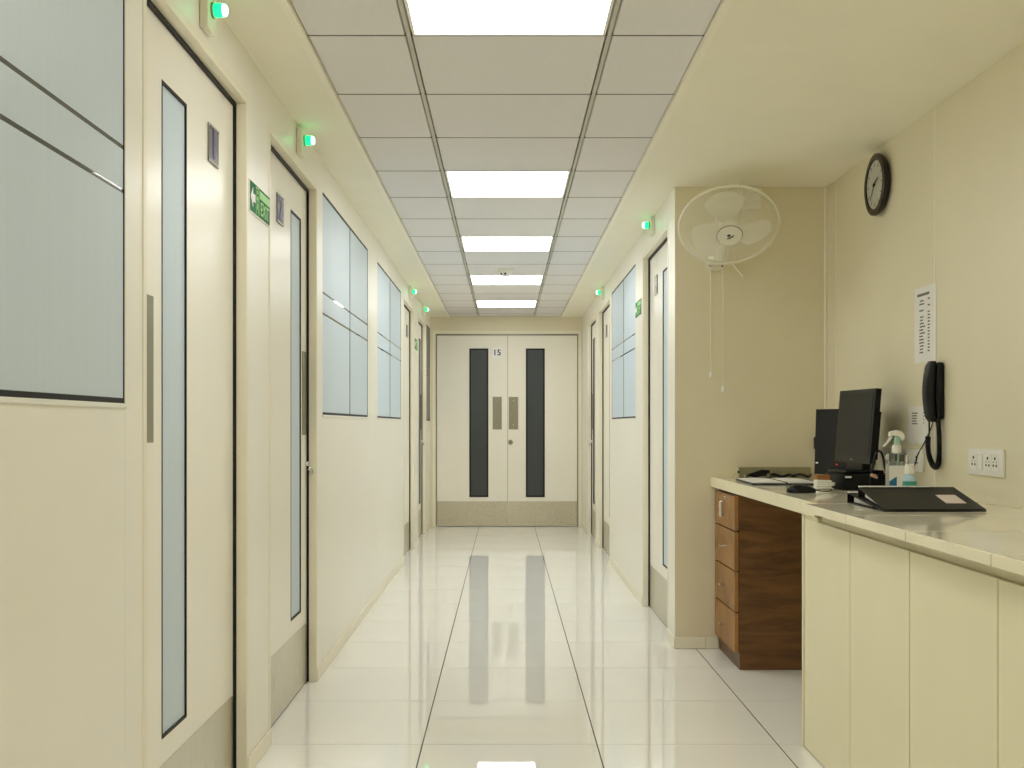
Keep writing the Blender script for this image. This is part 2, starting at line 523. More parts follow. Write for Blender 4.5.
# ---- doors
def door(idx, pos, W, handle_low, kind_b, label, num=None, glass='frost', trim_label='', lever=False):
    loc, rz = pos
    t = thing('door_%d' % idx, label, 'door', loc, rz, kind='structure')
    def U(a, b):
        return (a, b) if handle_low else (W - b, W - a)
    gap = 0.005
    R = 0.040                       # leaf set back in its frame
    a0, a1, h0, h1 = 0.006 + gap, W - 0.006 - gap, 0.006, DOOR_H - gap
    gl = U(0.144, 0.36) if kind_b else U(0.25, 0.465)
    gz = (0.322, 1.955)
    lf = nb()
    for (p, q, r, s) in ((a0, gl[0], h0, h1), (gl[1], a1, h0, h1), (gl[0], gl[1], h0, gz[0]), (gl[0], gl[1], gz[1], h1)):
        box(lf, p, q, R, R + 0.04, r, s)
    bmesh.ops.remove_doubles(lf, verts=lf.verts[:], dist=1e-5)
    part('leaf', lf, 'door', t)
    gs = nb()
    e = 0.006
    for (p, q, r, s) in ((gl[0], gl[0] + e, *gz), (gl[1] - e, gl[1], *gz), (gl[0] + e, gl[1] - e, gz[0], gz[0] + e * 1.3), (gl[0] + e, gl[1] - e, gz[1] - e * 1.3, gz[1])):
        box(gs, p, q, R - 0.001, R + 0.02, r, s)
    part('glass_gasket', gs, 'rubber', t)
    part('vision_glass', bx(gl[0] + e, gl[1] - e, R + 0.004, R + 0.014, gz[0] + e, gz[1] - e), glass, t)
    part('kick_plate', bx(a0 + 0.004, a1 - 0.002, R - 0.002, R - 0.0002, 0.010, 0.258, bev=0.0006), 'kick', t)
    pl = U(0.02, 0.116) if kind_b else U(0.085, 0.18)
    pp = part('push_plate', bx(pl[0], pl[1], R - 0.0025, R - 0.0002, 1.058, 1.41, bev=0.0008), 'steel_plate', t)
    n2 = U(0.52, 0.636) if kind_b else U(0.674, 0.784)
    np_ = part('number_plate', bx(n2[0], n2[1], R - 0.004, R - 0.0002, 1.855, 1.965, bev=0.001), 'plate_grey', t)
    fr = nb()
    w_ = 0.006
    box(fr, n2[0] + 0.001, n2[1] - 0.001, R - 0.006, R - 0.0041, 1.856, 1.856 + w_)
    box(fr, n2[0] + 0.001, n2[1] - 0.001, R - 0.006, R - 0.0041, 1.964 - w_, 1.964)
    part('plate_edge', fr, 'chrome', np_)
    if num:
        me = text_mesh('numeral', num, 0.125, 'violet', stretch=1.1)
        link('numeral', me, np_, ((n2[0] + n2[1]) / 2, R - 0.0048, 1.91))
    gk = nb()                        # black seal in the gap round the leaf
    SF = R - 0.010
    box(gk, 0.0062, a0 - 0.0004, SF, R + 0.05, 0.004, DOOR_H + 0.006)
    box(gk, a1 + 0.0004, W - 0.0062, SF, R + 0.05, 0.004, DOOR_H + 0.006)
    box(gk, a0, a1, SF, R + 0.05, h1 + 0.0004, DOOR_H + 0.006)
    part('door_seal', gk, 'rubber', t)
    part('bottom_seal', bx(a0, a1, R + 0.002, R + 0.04, 0.0012, 0.0055), 'rubber', t)
    # latch sticking out at the lock edge
    u0 = (a0 + 0.012) if handle_low else (a1 - 0.012)
    lb = nb()
    lathe(lb, [(0, 0.012), (0.011, 0.011), (0.013, 0.006), (0.013, 0)], 16, Matrix.Translation((u0, R - 0.0004, 0.935)) @ Matrix.Rotation(PI2, 4, 'X'))
    lk = part('lock', lb, 'chrome', t, True)
    if lever:
        tb = nb()
        s = 1 if handle_low else -1
        tube(tb, [(u0 + s * 0.006, R - 0.012, 0.915), (u0 + s * 0.005, R - 0.020, 0.912), (u0 + s * 0.002, R - 0.024, 0.905), (u0 + s * 0.002, R - 0.024, 0.892)], 0.008, 10)
        part('thumb_turn', tb, 'chrome', lk, True)
    # frame
    tr = thing('trim_%d' % (idx + 1), trim_label, 'door frame', loc, rz, kind='structure')
    F = 0.018
    part('jamb', bx(-F, 0.006, -0.0025, 0.1, 0.001, DOOR_H + 0.006, bev=0.0015), 'frame', tr)
    part('jamb', bx(W - 0.006, W + F, -0.0025, 0.1, 0.001, DOOR_H + 0.006, bev=0.0015), 'frame', tr)
    part('head', bx(-F, W + F, -0.0025, 0.1, DOOR_H + 0.0065, DOOR_H + 0.036, bev=0.0015), 'frame', tr)
    return t
D = left_doors
door(1, on_left(D[0][0]), D[0][1] - D[0][0], True, False, 'cream door nearest the viewer with a violet 1 on its plate', '1', trim_label='cream frame around the nearest left door')
door(2, on_left(D[1][0]), D[1][1] - D[1][0], False, True, 'cream door on the left just past the large green exit sign', '2', trim_label='cream frame around the second left door, past the exit sign', lever=True)
door(3, on_left(D[2][0]), D[2][1] - D[2][0], True, False, 'cream left door just past the two frosted windows', trim_label='cream frame around the left door past the two windows')
door(4, on_left(D[3][0]), D[3][1] - D[3][0], False, True, 'last cream door on the left, next to the narrow dark window', glass='frost_dark', trim_label='cream frame around the last left door', lever=True)
D = right_doors
door(5, on_right(D[0][1]), D[0][1] - D[0][0], False, False, 'cream door on the right just past the alcove corner', trim_label='cream frame around the nearest right door beside the alcove')
door(6, on_right(D[1][1]), D[1][1] - D[1][0], False, False, 'cream right door just past the frosted window', trim_label='cream frame around the right door past the window')
door(7, on_right(D[2][1]), D[2][1] - D[2][0], True, True, 'last cream door on the right, nearest the end wall', glass='frost_dark', trim_label='cream frame around the last right door', lever=True)

# ---- the double door at the end
MID = 0.025
def end_leaf(idx, x0, x1, gx, plate, label):
    t = thing('door_%d' % idx, label, 'door', (0, YE, 0), 0, kind='structure')
    R = 0.012
    gz = (0.318, 1.93)
    lf = nb()
    for (p, q, r, s) in ((x0, gx[0], 0.006, EDH - 0.004), (gx[1], x1, 0.006, EDH - 0.004), (gx[0], gx[1], 0.006, gz[0]), (gx[0], gx[1], gz[1], EDH - 0.004)):
        box(lf, p, q, R, R + 0.045, r, s)
    bmesh.ops.remove_doubles(lf, verts=lf.verts[:], dist=1e-5)
    part('leaf', lf, 'door', t)
    gs = nb()
    e = 0.017
    for (p, q, r, s) in ((gx[0], gx[0] + e, *gz), (gx[1] - e, gx[1], *gz), (gx[0] + e, gx[1] - e, gz[0], gz[0] + e), (gx[0] + e, gx[1] - e, gz[1] - e, gz[1])):
        box(gs, p, q, R - 0.006, R + 0.02, r, s)
    part('glass_gasket', gs, 'rubber', t)
    part('vision_glass', bx(gx[0] + e, gx[1] - e, R + 0.006, R + 0.012, gz[0] + e, gz[1] - e), 'frost_dark', t)
    part('kick_plate', bx(x0 + 0.004, x1 - 0.004, R - 0.003, R - 0.0002, 0.012, 0.272, bev=0.0008), 'steel', t)
    p = part('push_plate', bx(plate[0], plate[1], R - 0.004, R - 0.0002, 1.052, 1.405, bev=0.001), 'steel_plate', t)
    cx = (plate[0] + plate[1]) / 2
    for z in (1.10, 1.36):
        q = nb()
        lathe(q, [(0, 0.0025), (0.006, 0.002), (0.007, 0)], 10, Matrix.Translation((cx, R - 0.0041, z)) @ Matrix.Rotation(PI2, 4, 'X'))
        part('screw', q, 'chrome', p, True)
    return t, R
t, R = end_leaf(8, EDX0, MID - 0.0015, (-0.390, -0.184), (-0.137, -0.038), 'left leaf of the cream double door, carrying the white number square')
np_ = part('number_plate', bx(-0.140, -0.036, R - 0.004, R - 0.0002, 1.825, 1.940, bev=0.001), 'bright_paper', t, label='white square with black digits')
link('numeral', text_mesh('numeral', '15', 0.088, 'ink', stretch=1.05), np_, (-0.090, R - 0.0048, 1.883))
t, R = end_leaf(9, MID + 0.0015, EDX1, (0.223, 0.428), (0.037, 0.140), 'right leaf of the cream double door, with the round keyhole')
lb = lathe(nb(), [(0, 0.008), (0.014, 0.008), (0.024, 0.006), (0.027, 0.0)], 20, Matrix.Translation((0.056, R - 0.0004, 0.912)) @ Matrix.Rotation(PI2, 4, 'X'))
lk = part('lock', lb, 'steel_plate', t, True)
part('keyhole', bx(0.053, 0.059, R - 0.010, R - 0.0086, 0.900, 0.924), 'ink', lk)
tr = thing('trim_9', 'thin dark-edged frame around the double door', 'door frame', (0, YE, 0), 0, kind='structure')
part('jamb', bx(EDX0 - 0.012, EDX0 - 0.003, 0.004, 0.07, 0.001, EDH + 0.003), 'steel_plate', tr)
part('jamb', bx(EDX1 + 0.003, EDX1 + 0.012, 0.004, 0.07, 0.001, EDH + 0.003), 'steel_plate', tr)
part('head', bx(EDX0 - 0.012, EDX1 + 0.012, 0.004, 0.07, EDH + 0.0032, EDH + 0.012), 'steel_plate', tr)
part('door_seal', bx(EDX0 - 0.003, EDX1 + 0.003, 0.05, 0.075, 0.002, EDH + 0.003), 'rubber', tr)
fa = nb()
for (a, b, c, d) in ((EDX0 - 0.045, EDX0 - 0.0125, 0.001, EDH + 0.045), (EDX1 + 0.0125, EDX1 + 0.045, 0.001, EDH + 0.045), (EDX0 - 0.0125, EDX1 + 0.0125, EDH + 0.0125, EDH + 0.045)):
    box(fa, a, b, -0.006, -0.0003, c, d)
part('architrave', fa, 'frame', tr)

# ================================================================== THINGS ON THE WALLS
# ---- green indicator lamps over the doors
def lamp(pos, u, z, label, big=1.0):
    loc, rz = pos
    t = thing('indicator_lamp', label, 'indicator lamp', loc, rz, group='green lamps above the doors')
    part('housing', bx(u - 0.042, u + 0.042, -0.023, -0.0004, z - 0.05, z + 0.05, bev=0.004, seg=2), 'fan_white', t)
    part('socket', lathe(nb(), [(0.021, 0), (0.021, 0.006), (0.018, 0.007)], 20, Matrix.Translation((u, -0.0232, z + 0.008)) @ Matrix.Rotation(PI2, 4, 'X')), 'grey', t, True)
    ln = part('lens', lathe(nb(), [(0.0185, 0), (0.0185, 0.016), (0.0175, 0.022)], 20, Matrix.Translation((u, -0.0302, z + 0.008)) @ Matrix.Rotation(PI2, 4, 'X')), 'led_green', t, True)
    part('lens_tip', lathe(nb(), [(0.0175, 0.022), (0.016, 0.030), (0.011, 0.034), (0, 0.0355)], 20, Matrix.Translation((u, -0.0303, z + 0.008)) @ Matrix.Rotation(PI2, 4, 'X')), 'led_core', ln, True)
lamp(on_left(2.985), 0, 2.205, 'green lit lamp above the nearest left door')
lamp(on_left(4.35), 0, 2.205, 'green lit lamp above the second left door, past the exit sign')
lamp(on_left(9.37), 0, 2.215, 'green lit lamp above the left door past the two windows')
lamp(on_left(10.82), 0, 2.215, 'green lit lamp above the last left door')
lamp(on_right(6.255), 0, 2.215, 'green lit lamp above the right door beside the alcove')
lamp(on_right(9.435), 0, 2.215, 'green lit lamp above the right door past the window')

# ---- exit signs
def exit_sign(pos, label, W=0.30, H=0.104, z=1.775):
    loc, rz = pos
    t = thing('exit_sign', label, 'exit sign', loc, rz, group='green exit signs')
    part('sign_board', bx(0, W, -0.004, -0.0004, z, z + H, bev=0.0006), 'white', t)
    part('green_field', bx(0.006, W - 0.004, -0.0048, -0.0041, z + 0.005, z + H - 0.004), 'green', t)
    d0, d1 = -0.0058, -0.0049
    a = nb()
    cx, cz = 0.045, z + H * 0.5
    prism(a, [(cx - 0.034, cz), (cx - 0.002, cz + 0.032), (cx - 0.002, cz + 0.013), (cx + 0.030, cz + 0.013), (cx + 0.030, cz - 0.013), (cx - 0.002, cz - 0.013), (cx - 0.002, cz - 0.032)], d0, d1)
    part('arrow', a, 'white', t)
    f = nb()                         # running figure in a doorway
    ox, oz = 0.085, z + 0.008
    for (x0, x1, z0, z1) in ((ox, ox + 0.046, oz + 0.084, oz + 0.088), (ox, ox + 0.004, oz, oz + 0.084), (ox + 0.042, ox + 0.046, oz, oz + 0.084)):
        box(f, x0, x1, d0, d1, z0, z1)
    for poly in ([(ox + .018, oz + .060), (ox + .028, oz + .062), (ox + .030, oz + .034), (ox + .020, oz + .032)],
                 [(ox + .020, oz + .036), (ox + .029, oz + .036), (ox + .036, oz + .020), (ox + .031, oz + .016)],
                 [(ox + .031, oz + .020), (ox + .036, oz + .020), (ox + .033, oz + .004), (ox + .028, oz + .004)],
                 [(ox + .019, oz + .036), (ox + .026, oz + .033), (ox + .016, oz + .012), (ox + .010, oz + .016)],
                 [(ox + .018, oz + .059), (ox + .022, oz + .055), (ox + .011, oz + .044), (ox + .008, oz + .049)],
                 [(ox + .027, oz + .060), (ox + .029, oz + .055), (ox + .040, oz + .046), (ox + .041, oz + .051)]):
        prism(f, poly, d0, d1)
    prism(f, [(ox + .024 + .0075 * math.cos(k * math.pi / 6), oz + .072 + .0075 * math.sin(k * math.pi / 6)) for k in range(12)], d0, d1)
    part('running_figure', f, 'pale_green', t)
    part('text_bar', bx(0.140, W - 0.010, d0, d1, z + 0.066, z + 0.092), 'pale_green', t)
    link('lettering', text_mesh('lettering', 'EXIT', 0.062, 'pale_green', stretch=1.0), t, (0.215, -0.0055, z + 0.034))
exit_sign(on_left(3.505), 'large green exit sign between the two nearest left doors')
exit_sign(on_left(9.90), 'small looking green exit sign between the two far left doors')
exit_sign(on_right(7.10), 'green exit sign on the right wall beside the alcove door')

# ---- smoke detector
t = thing('smoke_detector', 'small round white smoke detector under the corridor ceiling', 'smoke detector', (0.003, 8.42, ZG))
part('base', lathe(nb(), [(0.058, -0.0006), (0.06, -0.004), (0.06, -0.016), (0.052, -0.019)], 28), 'fan_white', t, True)
dm = part('dome', lathe(nb(), [(0.050, -0.019), (0.047, -0.034), (0.036, -0.049), (0.016, -0.056), (0, -0.057)], 28), 'white', t, True)
for a in (-95, -140):
    part('sensor', lathe(nb(), [(0.0, 0.003), (0.008, 0.002), (0.010, -0.003)], 12, Matrix.Rotation(math.radians(a), 4, 'Z') @ Matrix.Translation((0.043, 0, -0.040)) @ Matrix.Rotation(math.radians(120), 4, 'Y')), 'black', dm, True)

# ---- wall fan
FX, FY, FZ = 1.034, 5.15, 2.024
t = thing('wall_fan', 'white round-caged wall fan hanging high on the alcove back wall', 'wall fan', (FX, YC, FZ))
# head frame: z axis of the head = direction the fan blows
nrm = Vector((-0.06, -math.cos(math.radians(50)), -math.sin(math.radians(50)))).normalized()
q = Vector((0, 0, 1)).rotation_difference(nrm).to_matrix().to_4x4()
H = Matrix.Translation((0, FY - YC, 0)) @ q
R0 = 0.228
mp_ = [(0.055, 0.02), (-0.055, 0.02)] + [(-0.055 * math.cos(math.pi * k / 14), -0.11 - 0.058 * math.sin(math.pi * k / 14)) for k in range(15)]
part('mount_plate', prism(nb(), mp_, -0.020, -0.0005), 'fan_white', t)
part('bracket', tube(nb(), [(0.0, -0.012, -0.10), (0, -0.06, -0.085), (0, -0.12, -0.02), (0, -0.17, 0.035), (0, -0.21, 0.06)], [0.042, 0.040, 0.034, 0.030, 0.03], 14), 'fan_white', t, True)
part('motor_housing', lathe(nb(), [(0, -0.175), (0.035, -0.172), (0.052, -0.155), (0.058, -0.10), (0.058, -0.06), (0.05, -0.045), (0, -0.043)], 28, H), 'fan_white', t, True)
cg = nb()
torus(cg, R0, 0.0060, 72, 8, H)
cage = part('cage_rim', cg, 'fan_white', t, True)
def wires(bm, prof, n, r):
    for k in range(n):
        a = 2 * math.pi * k / n
        tube(bm, [H @ Vector((rr * math.cos(a + tw), rr * math.sin(a + tw), hh)) for rr, hh, tw in prof], r, 4, False)
cw = nb()
wires(cw, [(R0, 0.0, 0), (R0 * 0.96, 0.028, 0.02), (R0 * 0.8, 0.052, 0.06), (R0 * 0.55, 0.066, 0.12), (0.055, 0.070, 0.22)], 110, 0.0011)
part('front_wires', cw, 'fan_white', cage)
cw = nb()
wires(cw, [(R0, 0.0, 0), (R0 * 0.97, -0.03, 0), (R0 * 0.85, -0.055, 0), (R0 * 0.5, -0.070, 0), (0.055, -0.072, 0)], 60, 0.0011)
part('rear_wires', cw, 'fan_white', cage)
part('hub_badge', lathe(nb(), [(0.056, 0.066), (0.058, 0.070), (0.056, 0.075), (0.02, 0.079), (0, 0.0795)], 32, H), 'fan_white', cage, True)
part('badge_ring', torus(nb(), 0.0575, 0.0022, 40, 6, H @ Matrix.Translation((0, 0, 0.071))), 'grey', cage, True)
lg = nb()
# small printed mark on the badge
LM = H @ Matrix.Translation((0, 0, 0.0800)) @ Matrix.Rotation(math.radians(-150), 4, 'Z')
def bxm(bm, m4, *a):
    b2 = bmesh.new()
    box(b2, *a)
    me_ = bpy.data.meshes.new('tmp')
    b2.transform(m4)
    b2.to_mesh(me_)
    b2.free()
    bm.from_mesh(me_)
    bpy.data.meshes.remove(me_)
bxm(lg, LM, -0.020, 0.018, 0.002, 0.006, -0.0004, 0.0006)
bxm(lg, LM, -0.007, 0.007, -0.014, -0.003, -0.0004, 0.0006)
bxm(lg, LM, -0.013, 0.012, 0.008, 0.0105, -0.0004, 0.0006)
part('badge_mark', lg, 'ink', cage)
# blades
part('blade_hub', lathe(nb(), [(0, 0.036), (0.03, 0.034), (0.042, 0.024), (0.044, -0.02), (0, -0.03)], 24, H), 'fan_white', t, True)
for k in range(3):
    b = nb()
    RM = H @ Matrix.Rotation(math.radians(-30 + 120 * k), 4, 'Z')
    grid = []
    for i in range(9):
        s = i / 8
        r_ = 0.036 + s * (0.195 - 0.036)
        wd = 0.032 + 0.062 * math.sin(min(1, s * 1.15) * PI2) - 0.03 * max(0, s - 0.8) / 0.2
        row = []
        for j in range(7):
            c = j / 6 * 2 - 1
            row.append((r_ * 1.0 - 0.02 * c * c * s, c * wd + 0.022 * s, -0.004 + 0.018 * c * (1 - 0.35 * s) + 0.006 * c * c))
        grid.append(row)
    top = [[b.verts.new(RM @ Vector(p)) for p in row] for row in grid]
    bot = [[b.verts.new(RM @ (Vector(p) + Vector((0, 0, -0.002)))) for p in row] for row in grid]
    for i in range(8):
        for j in range(6):
            b.faces.new((top[i][j], top[i][j + 1], top[i + 1][j + 1], top[i + 1][j]))
            b.faces.new((bot[i][j], bot[i + 1][j], bot[i + 1][j + 1], bot[i][j + 1]))
    bd = [(i, 0) for i in range(9)] + [(8, j) for j in range(1, 7)] + [(i, 6) for i in range(7, -1, -1)] + [(0, j) for j in range(5, 0, -1)]
    for n_ in range(len(bd)):
        (i, j), (k2, l2) = bd[n_], bd[(n_ + 1) % len(bd)]
        b.faces.new((top[i][j], top[k2][l2], bot[k2][l2], bot[i][j]))
    part('blade', b, 'fan_white', t, True)
# switches, cords, lead
part('clip', bxm(cl := nb(), H @ Matrix.Rotation(math.radians(-35), 4, 'Z') @ Matrix.Translation((R0, 0, 0)), -0.008, 0.008, -0.01, 0.01, -0.009, 0.009) or cl, 'fan_white', cage)
for (dx, ln) in ((-0.029, 0.515), (0.031, 0.587)):
    cd = part('pull_cord', tube(nb(), [(dx, -0.024, -0.150), (dx, -0.025, -0.30), (dx + 0.002, -0.025, -0.15 - ln)], 0.0024, 6), 'fan_white', t)
    part('bead', lathe(nb(), [(0, 0.006), (0.007, 0.003), (0.0095, -0.014), (0.0085, -0.026), (0, -0.028)], 12, Matrix.Translation((dx + 0.002, -0.025, -0.15 - ln))), 'white', cd, True)
for (dx, dz) in ((-0.03, -0.145), (0.03, -0.145)):
    sc = nb()
    lathe(sc, [(0, 0.002), (0.005, 0.001), (0.006, 0)], 10, Matrix.Translation((dx, -0.0203, dz)) @ Matrix.Rotation(PI2, 4, 'X'))
    part('screw', sc, 'grey', t, True)
part('speed_switch', bx(-0.012, 0.012, -0.026, -0.0202, -0.120, -0.100, bev=0.003), 'chrome', t)
part('tilt_rod', tube(nb(), [(0.062, -0.06, -0.125), (0.09, -0.055, -0.16), (0.125, -0.05, -0.198)], 0.005, 8), 'fan_white', t, True)
o = link('junction_box', mesh('junction_box', bx(1.160, 1.252, YC - 0.035, YC - 0.0006, 2.155, ZC - 0.004, bev=0.004), 'fan_white'))
tag(o, 'small cream junction box under the ceiling behind the fan', 'junction box')

# ---- clock
t = thing('wall_clock', 'round dark-rimmed clock high on the alcove wall', 'wall clock', (XA, 4.665, 2.108), -PI2)
CM = Matrix.Rotation(PI2, 4, 'X')
part('case', lathe(nb(), [(0.112, 0.0006), (0.122, 0.010), (0.130, 0.022), (0.128, 0.033), (0.117, 0.037), (0.104, 0.035), (0.101, 0.028), (0.0, 0.028)], 56, CM), 'clock_rim', t, True)
fc = part('dial', lathe(nb(), [(0.1005, 0.0282), (0.1005, 0.030), (0, 0.030)], 56, CM), 'clock_face', t, True)
for k in range(12):
    mk = nb()
    bxm(mk, Matrix.Rotation(math.radians(30 * k), 4, 'Y'), -0.002, 0.002, -0.0312, -0.0303, 0.076, 0.092)
    part('hour_mark', mk, 'ink_grey', fc)
def hand(nm, ang, ln, w, d):
    h = nb()
    bxm(h, Matrix.Rotation(math.radians(ang), 4, 'Y'), -w, w, -d - 0.001, -d, -0.015, ln)
    part(nm, h, 'ink', fc)
hand('minute_hand', 222, 0.078, 0.0026, 0.0325)
hand('hour_hand', 68, 0.052, 0.0036, 0.0345)
part('hand_cap', lathe(nb(), [(0, 0.038), (0.006, 0.037), (0.007, 0.031)], 14, CM), 'ink', fc, True)

# ---- notices on the alcove wall
def paper(nm, yfar, w, z0, z1, label, group='notices taped beside the telephone'):
    t = thing(nm, label, 'notice', (XA, yfar, z0), -PI2, group=group)
    part('sheet', bx(0, w, -0.0014, -0.0005, 0, z1 - z0), 'paper', t)
    return t
t = paper('notice', 4.29, 0.215, 1.336, 1.622, 'tall printed white list taped above the black telephone')
pr = nb()
box(pr, 0.030, 0.150, -0.0019, -0.00142, 0.252, 0.262)
for k in range(17):
    z = 0.036 + k * 0.0122
    rr = random.random()
    if k not in (12, 14):
        box(pr, 0.05 + 0.01 * rr, 0.085 + 0.025 * random.random(), -0.0019, -0.00142, z, z + 0.0055)
    if k not in (13, 15):
        box(pr, 0.135, 0.152 + 0.006 * rr, -0.0019, -0.00142, z + 0.003, z + 0.0085)
part('printed_list', pr, 'ink_grey', t)['kind'] = 'stuff'
t = paper('notice', 4.355, 0.20, 1.028, 1.172, 'small printed white sheet on the wall left of the telephone cord')
pr = nb()
for k in range(5):
    box(pr, 0.04, 0.085 + 0.018 * random.random(), -0.0019, -0.00142, 0.075 + k * 0.010, 0.0795 + k * 0.010)
for k in range(4):
    box(pr, 0.155, 0.165, -0.0019, -0.00142, 0.078 + k * 0.013, 0.082 + k * 0.013)
part('printed_list', pr, 'ink_grey', t)['kind'] = 'stuff'

# ---- sockets
def socket_plate(yfar, w, z0, z1, label, cells, rocker):
    t = thing('socket_plate', label, 'socket', (XA, yfar, z0), -PI2)
    h = z1 - z0
    part('plate', bx(0, w, -0.011, -0.0005, 0, h, bev=0.004, seg=2), 'white', t, True)
    for u in cells:
        md = part('socket_module', bx(u - 0.024, u + 0.024, -0.0135, -0.0112, 0.016, h - 0.016, bev=0.001), 'white', t)
        hl = nb()
        for (du, dz, r_) in ((0, h * 0.66, 0.0052), (-0.011, h * 0.40, 0.0044), (0.011, h * 0.40, 0.0044), (-0.011, h * 0.53, 0.0022), (0.011, h * 0.53, 0.0022)):
            lathe(hl, [(0, 0.0006), (r_, 0.0006), (r_, 0)], 12, Matrix.Translation((u + du, -0.01365, dz)) @ Matrix.Rotation(PI2, 4, 'X'))
        part('pin_holes', hl, 'ink', md)
    for u in rocker:
        part('switch_rocker', bx(u - 0.015, u + 0.015, -0.0165, -0.0112, 0.018, h - 0.018, bev=0.002), 'white', t)
    return t
socket_plate(3.772, 0.262, 0.934, 1.022, 'white switched double socket plate right of the telephone', (0.052, 0.160, 0.214), (0.104,))
t = socket_plate(4.385, 0.195, 0.922, 1.006, 'white socket plate with a black plug behind the small bottle', (0.05, 0.145), ())
part('plug', bx(0.012, 0.05, -0.05, -0.0138, 0.030, 0.068, bev=0.006, seg=2), 'black', t, True)
socket_plate(4.64, 0.20, 0.925, 1.008, 'white socket plate partly hidden between monitor and spray bottle', (0.055, 0.145), ())

# ---- wall telephone
t = thing('wall_telephone', 'black wall telephone with a hanging coiled cord', 'telephone', (XA, 4.03, 1.115), -PI2)
part('cradle', bx(-0.036, 0.036, -0.030, -0.0005, 0.004, 0.212, bev=0.012, seg=3), 'black', t, True)
hb = nb()
prof = []
N = 14
for i in range(N + 1):
    s = i / N
    z = -0.004 + 0.22 * s
    bulge = 0.020 * math.exp(-((s - 0.14) / 0.13) ** 2) + 0.020 * math.exp(-((s - 0.86) / 0.13) ** 2)
    d = 0.026 + 0.016 * math.sin(s * math.pi)
    w = 0.025 + 0.5 * bulge * 0.5
    if i in (0, N):
        w *= 0.6
        d -= 0.004
    prof.append((z, d, w, bulge))
rings = []
for (z, d, w, bg) in prof:
    ring = []
    for k in range(16):
        a = 2 * math.pi * k / 16
        x = w * 1.18 * (abs(math.cos(a)) ** 0.6) * (1 if math.cos(a) >= 0 else -1)
        y = (abs(math.sin(a)) ** 0.6) * (1 if math.sin(a) >= 0 else -1)
        yy = -d - 0.018 * -y if y < 0 else -d + (d - 0.0265) * y
        ring.append(hb.verts.new((x, yy - 0.004 - (0 if y > 0 else 0), z)))
    rings.append(ring)
for i in range(N):
    for k in range(16):
        hb.faces.new((rings[i][k], rings[i][(k + 1) % 16], rings[i + 1][(k + 1) % 16], rings[i + 1][k]))
hb.faces.new(rings[0]); hb.faces.new(rings[-1])
hs = part('handset', hb, 'black', t, True)
part('clip_mark', bx(-0.016, -0.010, -0.0560, -0.0530, 0.172, 0.182), 'chrome', hs)
cpts = []
path = [(0.022, -0.020, 0.002), (0.026, -0.018, -0.05), (0.028, -0.018, -0.11), (0.020, -0.018, -0.152), (-0.004, -0.019, -0.168), (-0.034, -0.020, -0.157), (-0.056, -0.022, -0.130), (-0.064, -0.024, -0.09), (-0.058, -0.026, -0.058)]
def smooth_path(p, n):
    p = [Vector(v) for v in p]
    out = []
    for i in range(len(p) - 1):
        p0, p1, p2, p3 = p[max(i - 1, 0)], p[i], p[i + 1], p[min(i + 2, len(p) - 1)]
        for k in range(n):
            s = k / n
            out.append(0.5 * ((2 * p1) + (p2 - p0) * s + (2 * p0 - 5 * p1 + 4 * p2 - p3) * s * s + (3 * p1 - p0 - 3 * p2 + p3) * s ** 3))
    out.append(p[-1])
    return out
sp = smooth_path(path, 60)
turns = 62
for i, p in enumerate(sp):
    tg = (sp[min(i + 1, len(sp) - 1)] - sp[max(i - 1, 0)]).normalized()
    a1 = Vector((0, 1, 0))
    a2 = tg.cross(a1).normalized()
    an = 2 * math.pi * turns * i / len(sp)
    cpts.append(p + (a1 * math.cos(an) + a2 * math.sin(an)) * 0.0085)
cc = part('coiled_cord', tube(nb(), cpts, 0.0021, 5), 'black', t, True)
part('cord_core', tube(nb(), smooth_path(path, 6), 0.0078, 8), 'black', cc, True)
part('cord_end', tube(nb(), smooth_path([(-0.058, -0.026, -0.058), (-0.044, -0.028, -0.050), (-0.030, -0.032, -0.040), (-0.020, -0.036, 0.002)], 5), 0.0028, 8), 'black', cc, True)
part('line_cable', tube(nb(), smooth_path([(-0.026, -0.018, 0.006), (-0.070, -0.008, -0.020), (-0.120, -0.006, -0.060), (-0.165, -0.006, -0.095), (-0.190, -0.016, -0.130), (-0.205, -0.018, -0.160), (-0.250, -0.018, -0.186)], 6), 0.0024, 8), 'black', t, True)

# ================================================================== COUNTER AND DESK
TZ = 0.843
t = thing('worktop', 'glossy cream tiled worktop of the near counter', 'worktop', (0, 0, 0))
part('slab', bx(1.000, XA - 0.001, 1.30, 3.634, 0.8225, 0.8325), 'grout', t)
WJ = [3.634, 3.163, 2.690, 2.217, 1.745, 1.30]
for a, b in zip(WJ[:-1], WJ[1:]):
    part('worktop_tile', bx(0.977, XA - 0.0012, b + 0.0018, a - 0.0018, 0.833, TZ, bev=0.0012), 'counter', t)
    part('edge_tile', bx(0.968, 0.9765, b + 0.0026, a - 0.0026, 0.818, TZ, bev=0.0012), 'counter_edge', t)
t = thing('writing_desk', 'cream desk top bridging the gap between drawers and counter', 'desk', (0, 0, 0))
part('board', bx(1.024, XA - 0.001, 3.637, YC - 0.001, 0.800, TZ, bev=0.002), 'counter', t)
part('front_edge', bx(1.011, 1.0235, 3.637, YC - 0.001, 0.797, TZ + 0.0004, bev=0.0015), 'counter_edge', t)
o = link('end_panel_board', mesh('end_panel_board', bx(1.017, XA - 0.001, 3.798, 3.814, 0.001, 0.7965, bev=0.001), 'cab'))
tag(o, 'upright cream end board between the knee space and the cabinets', 'side panel')

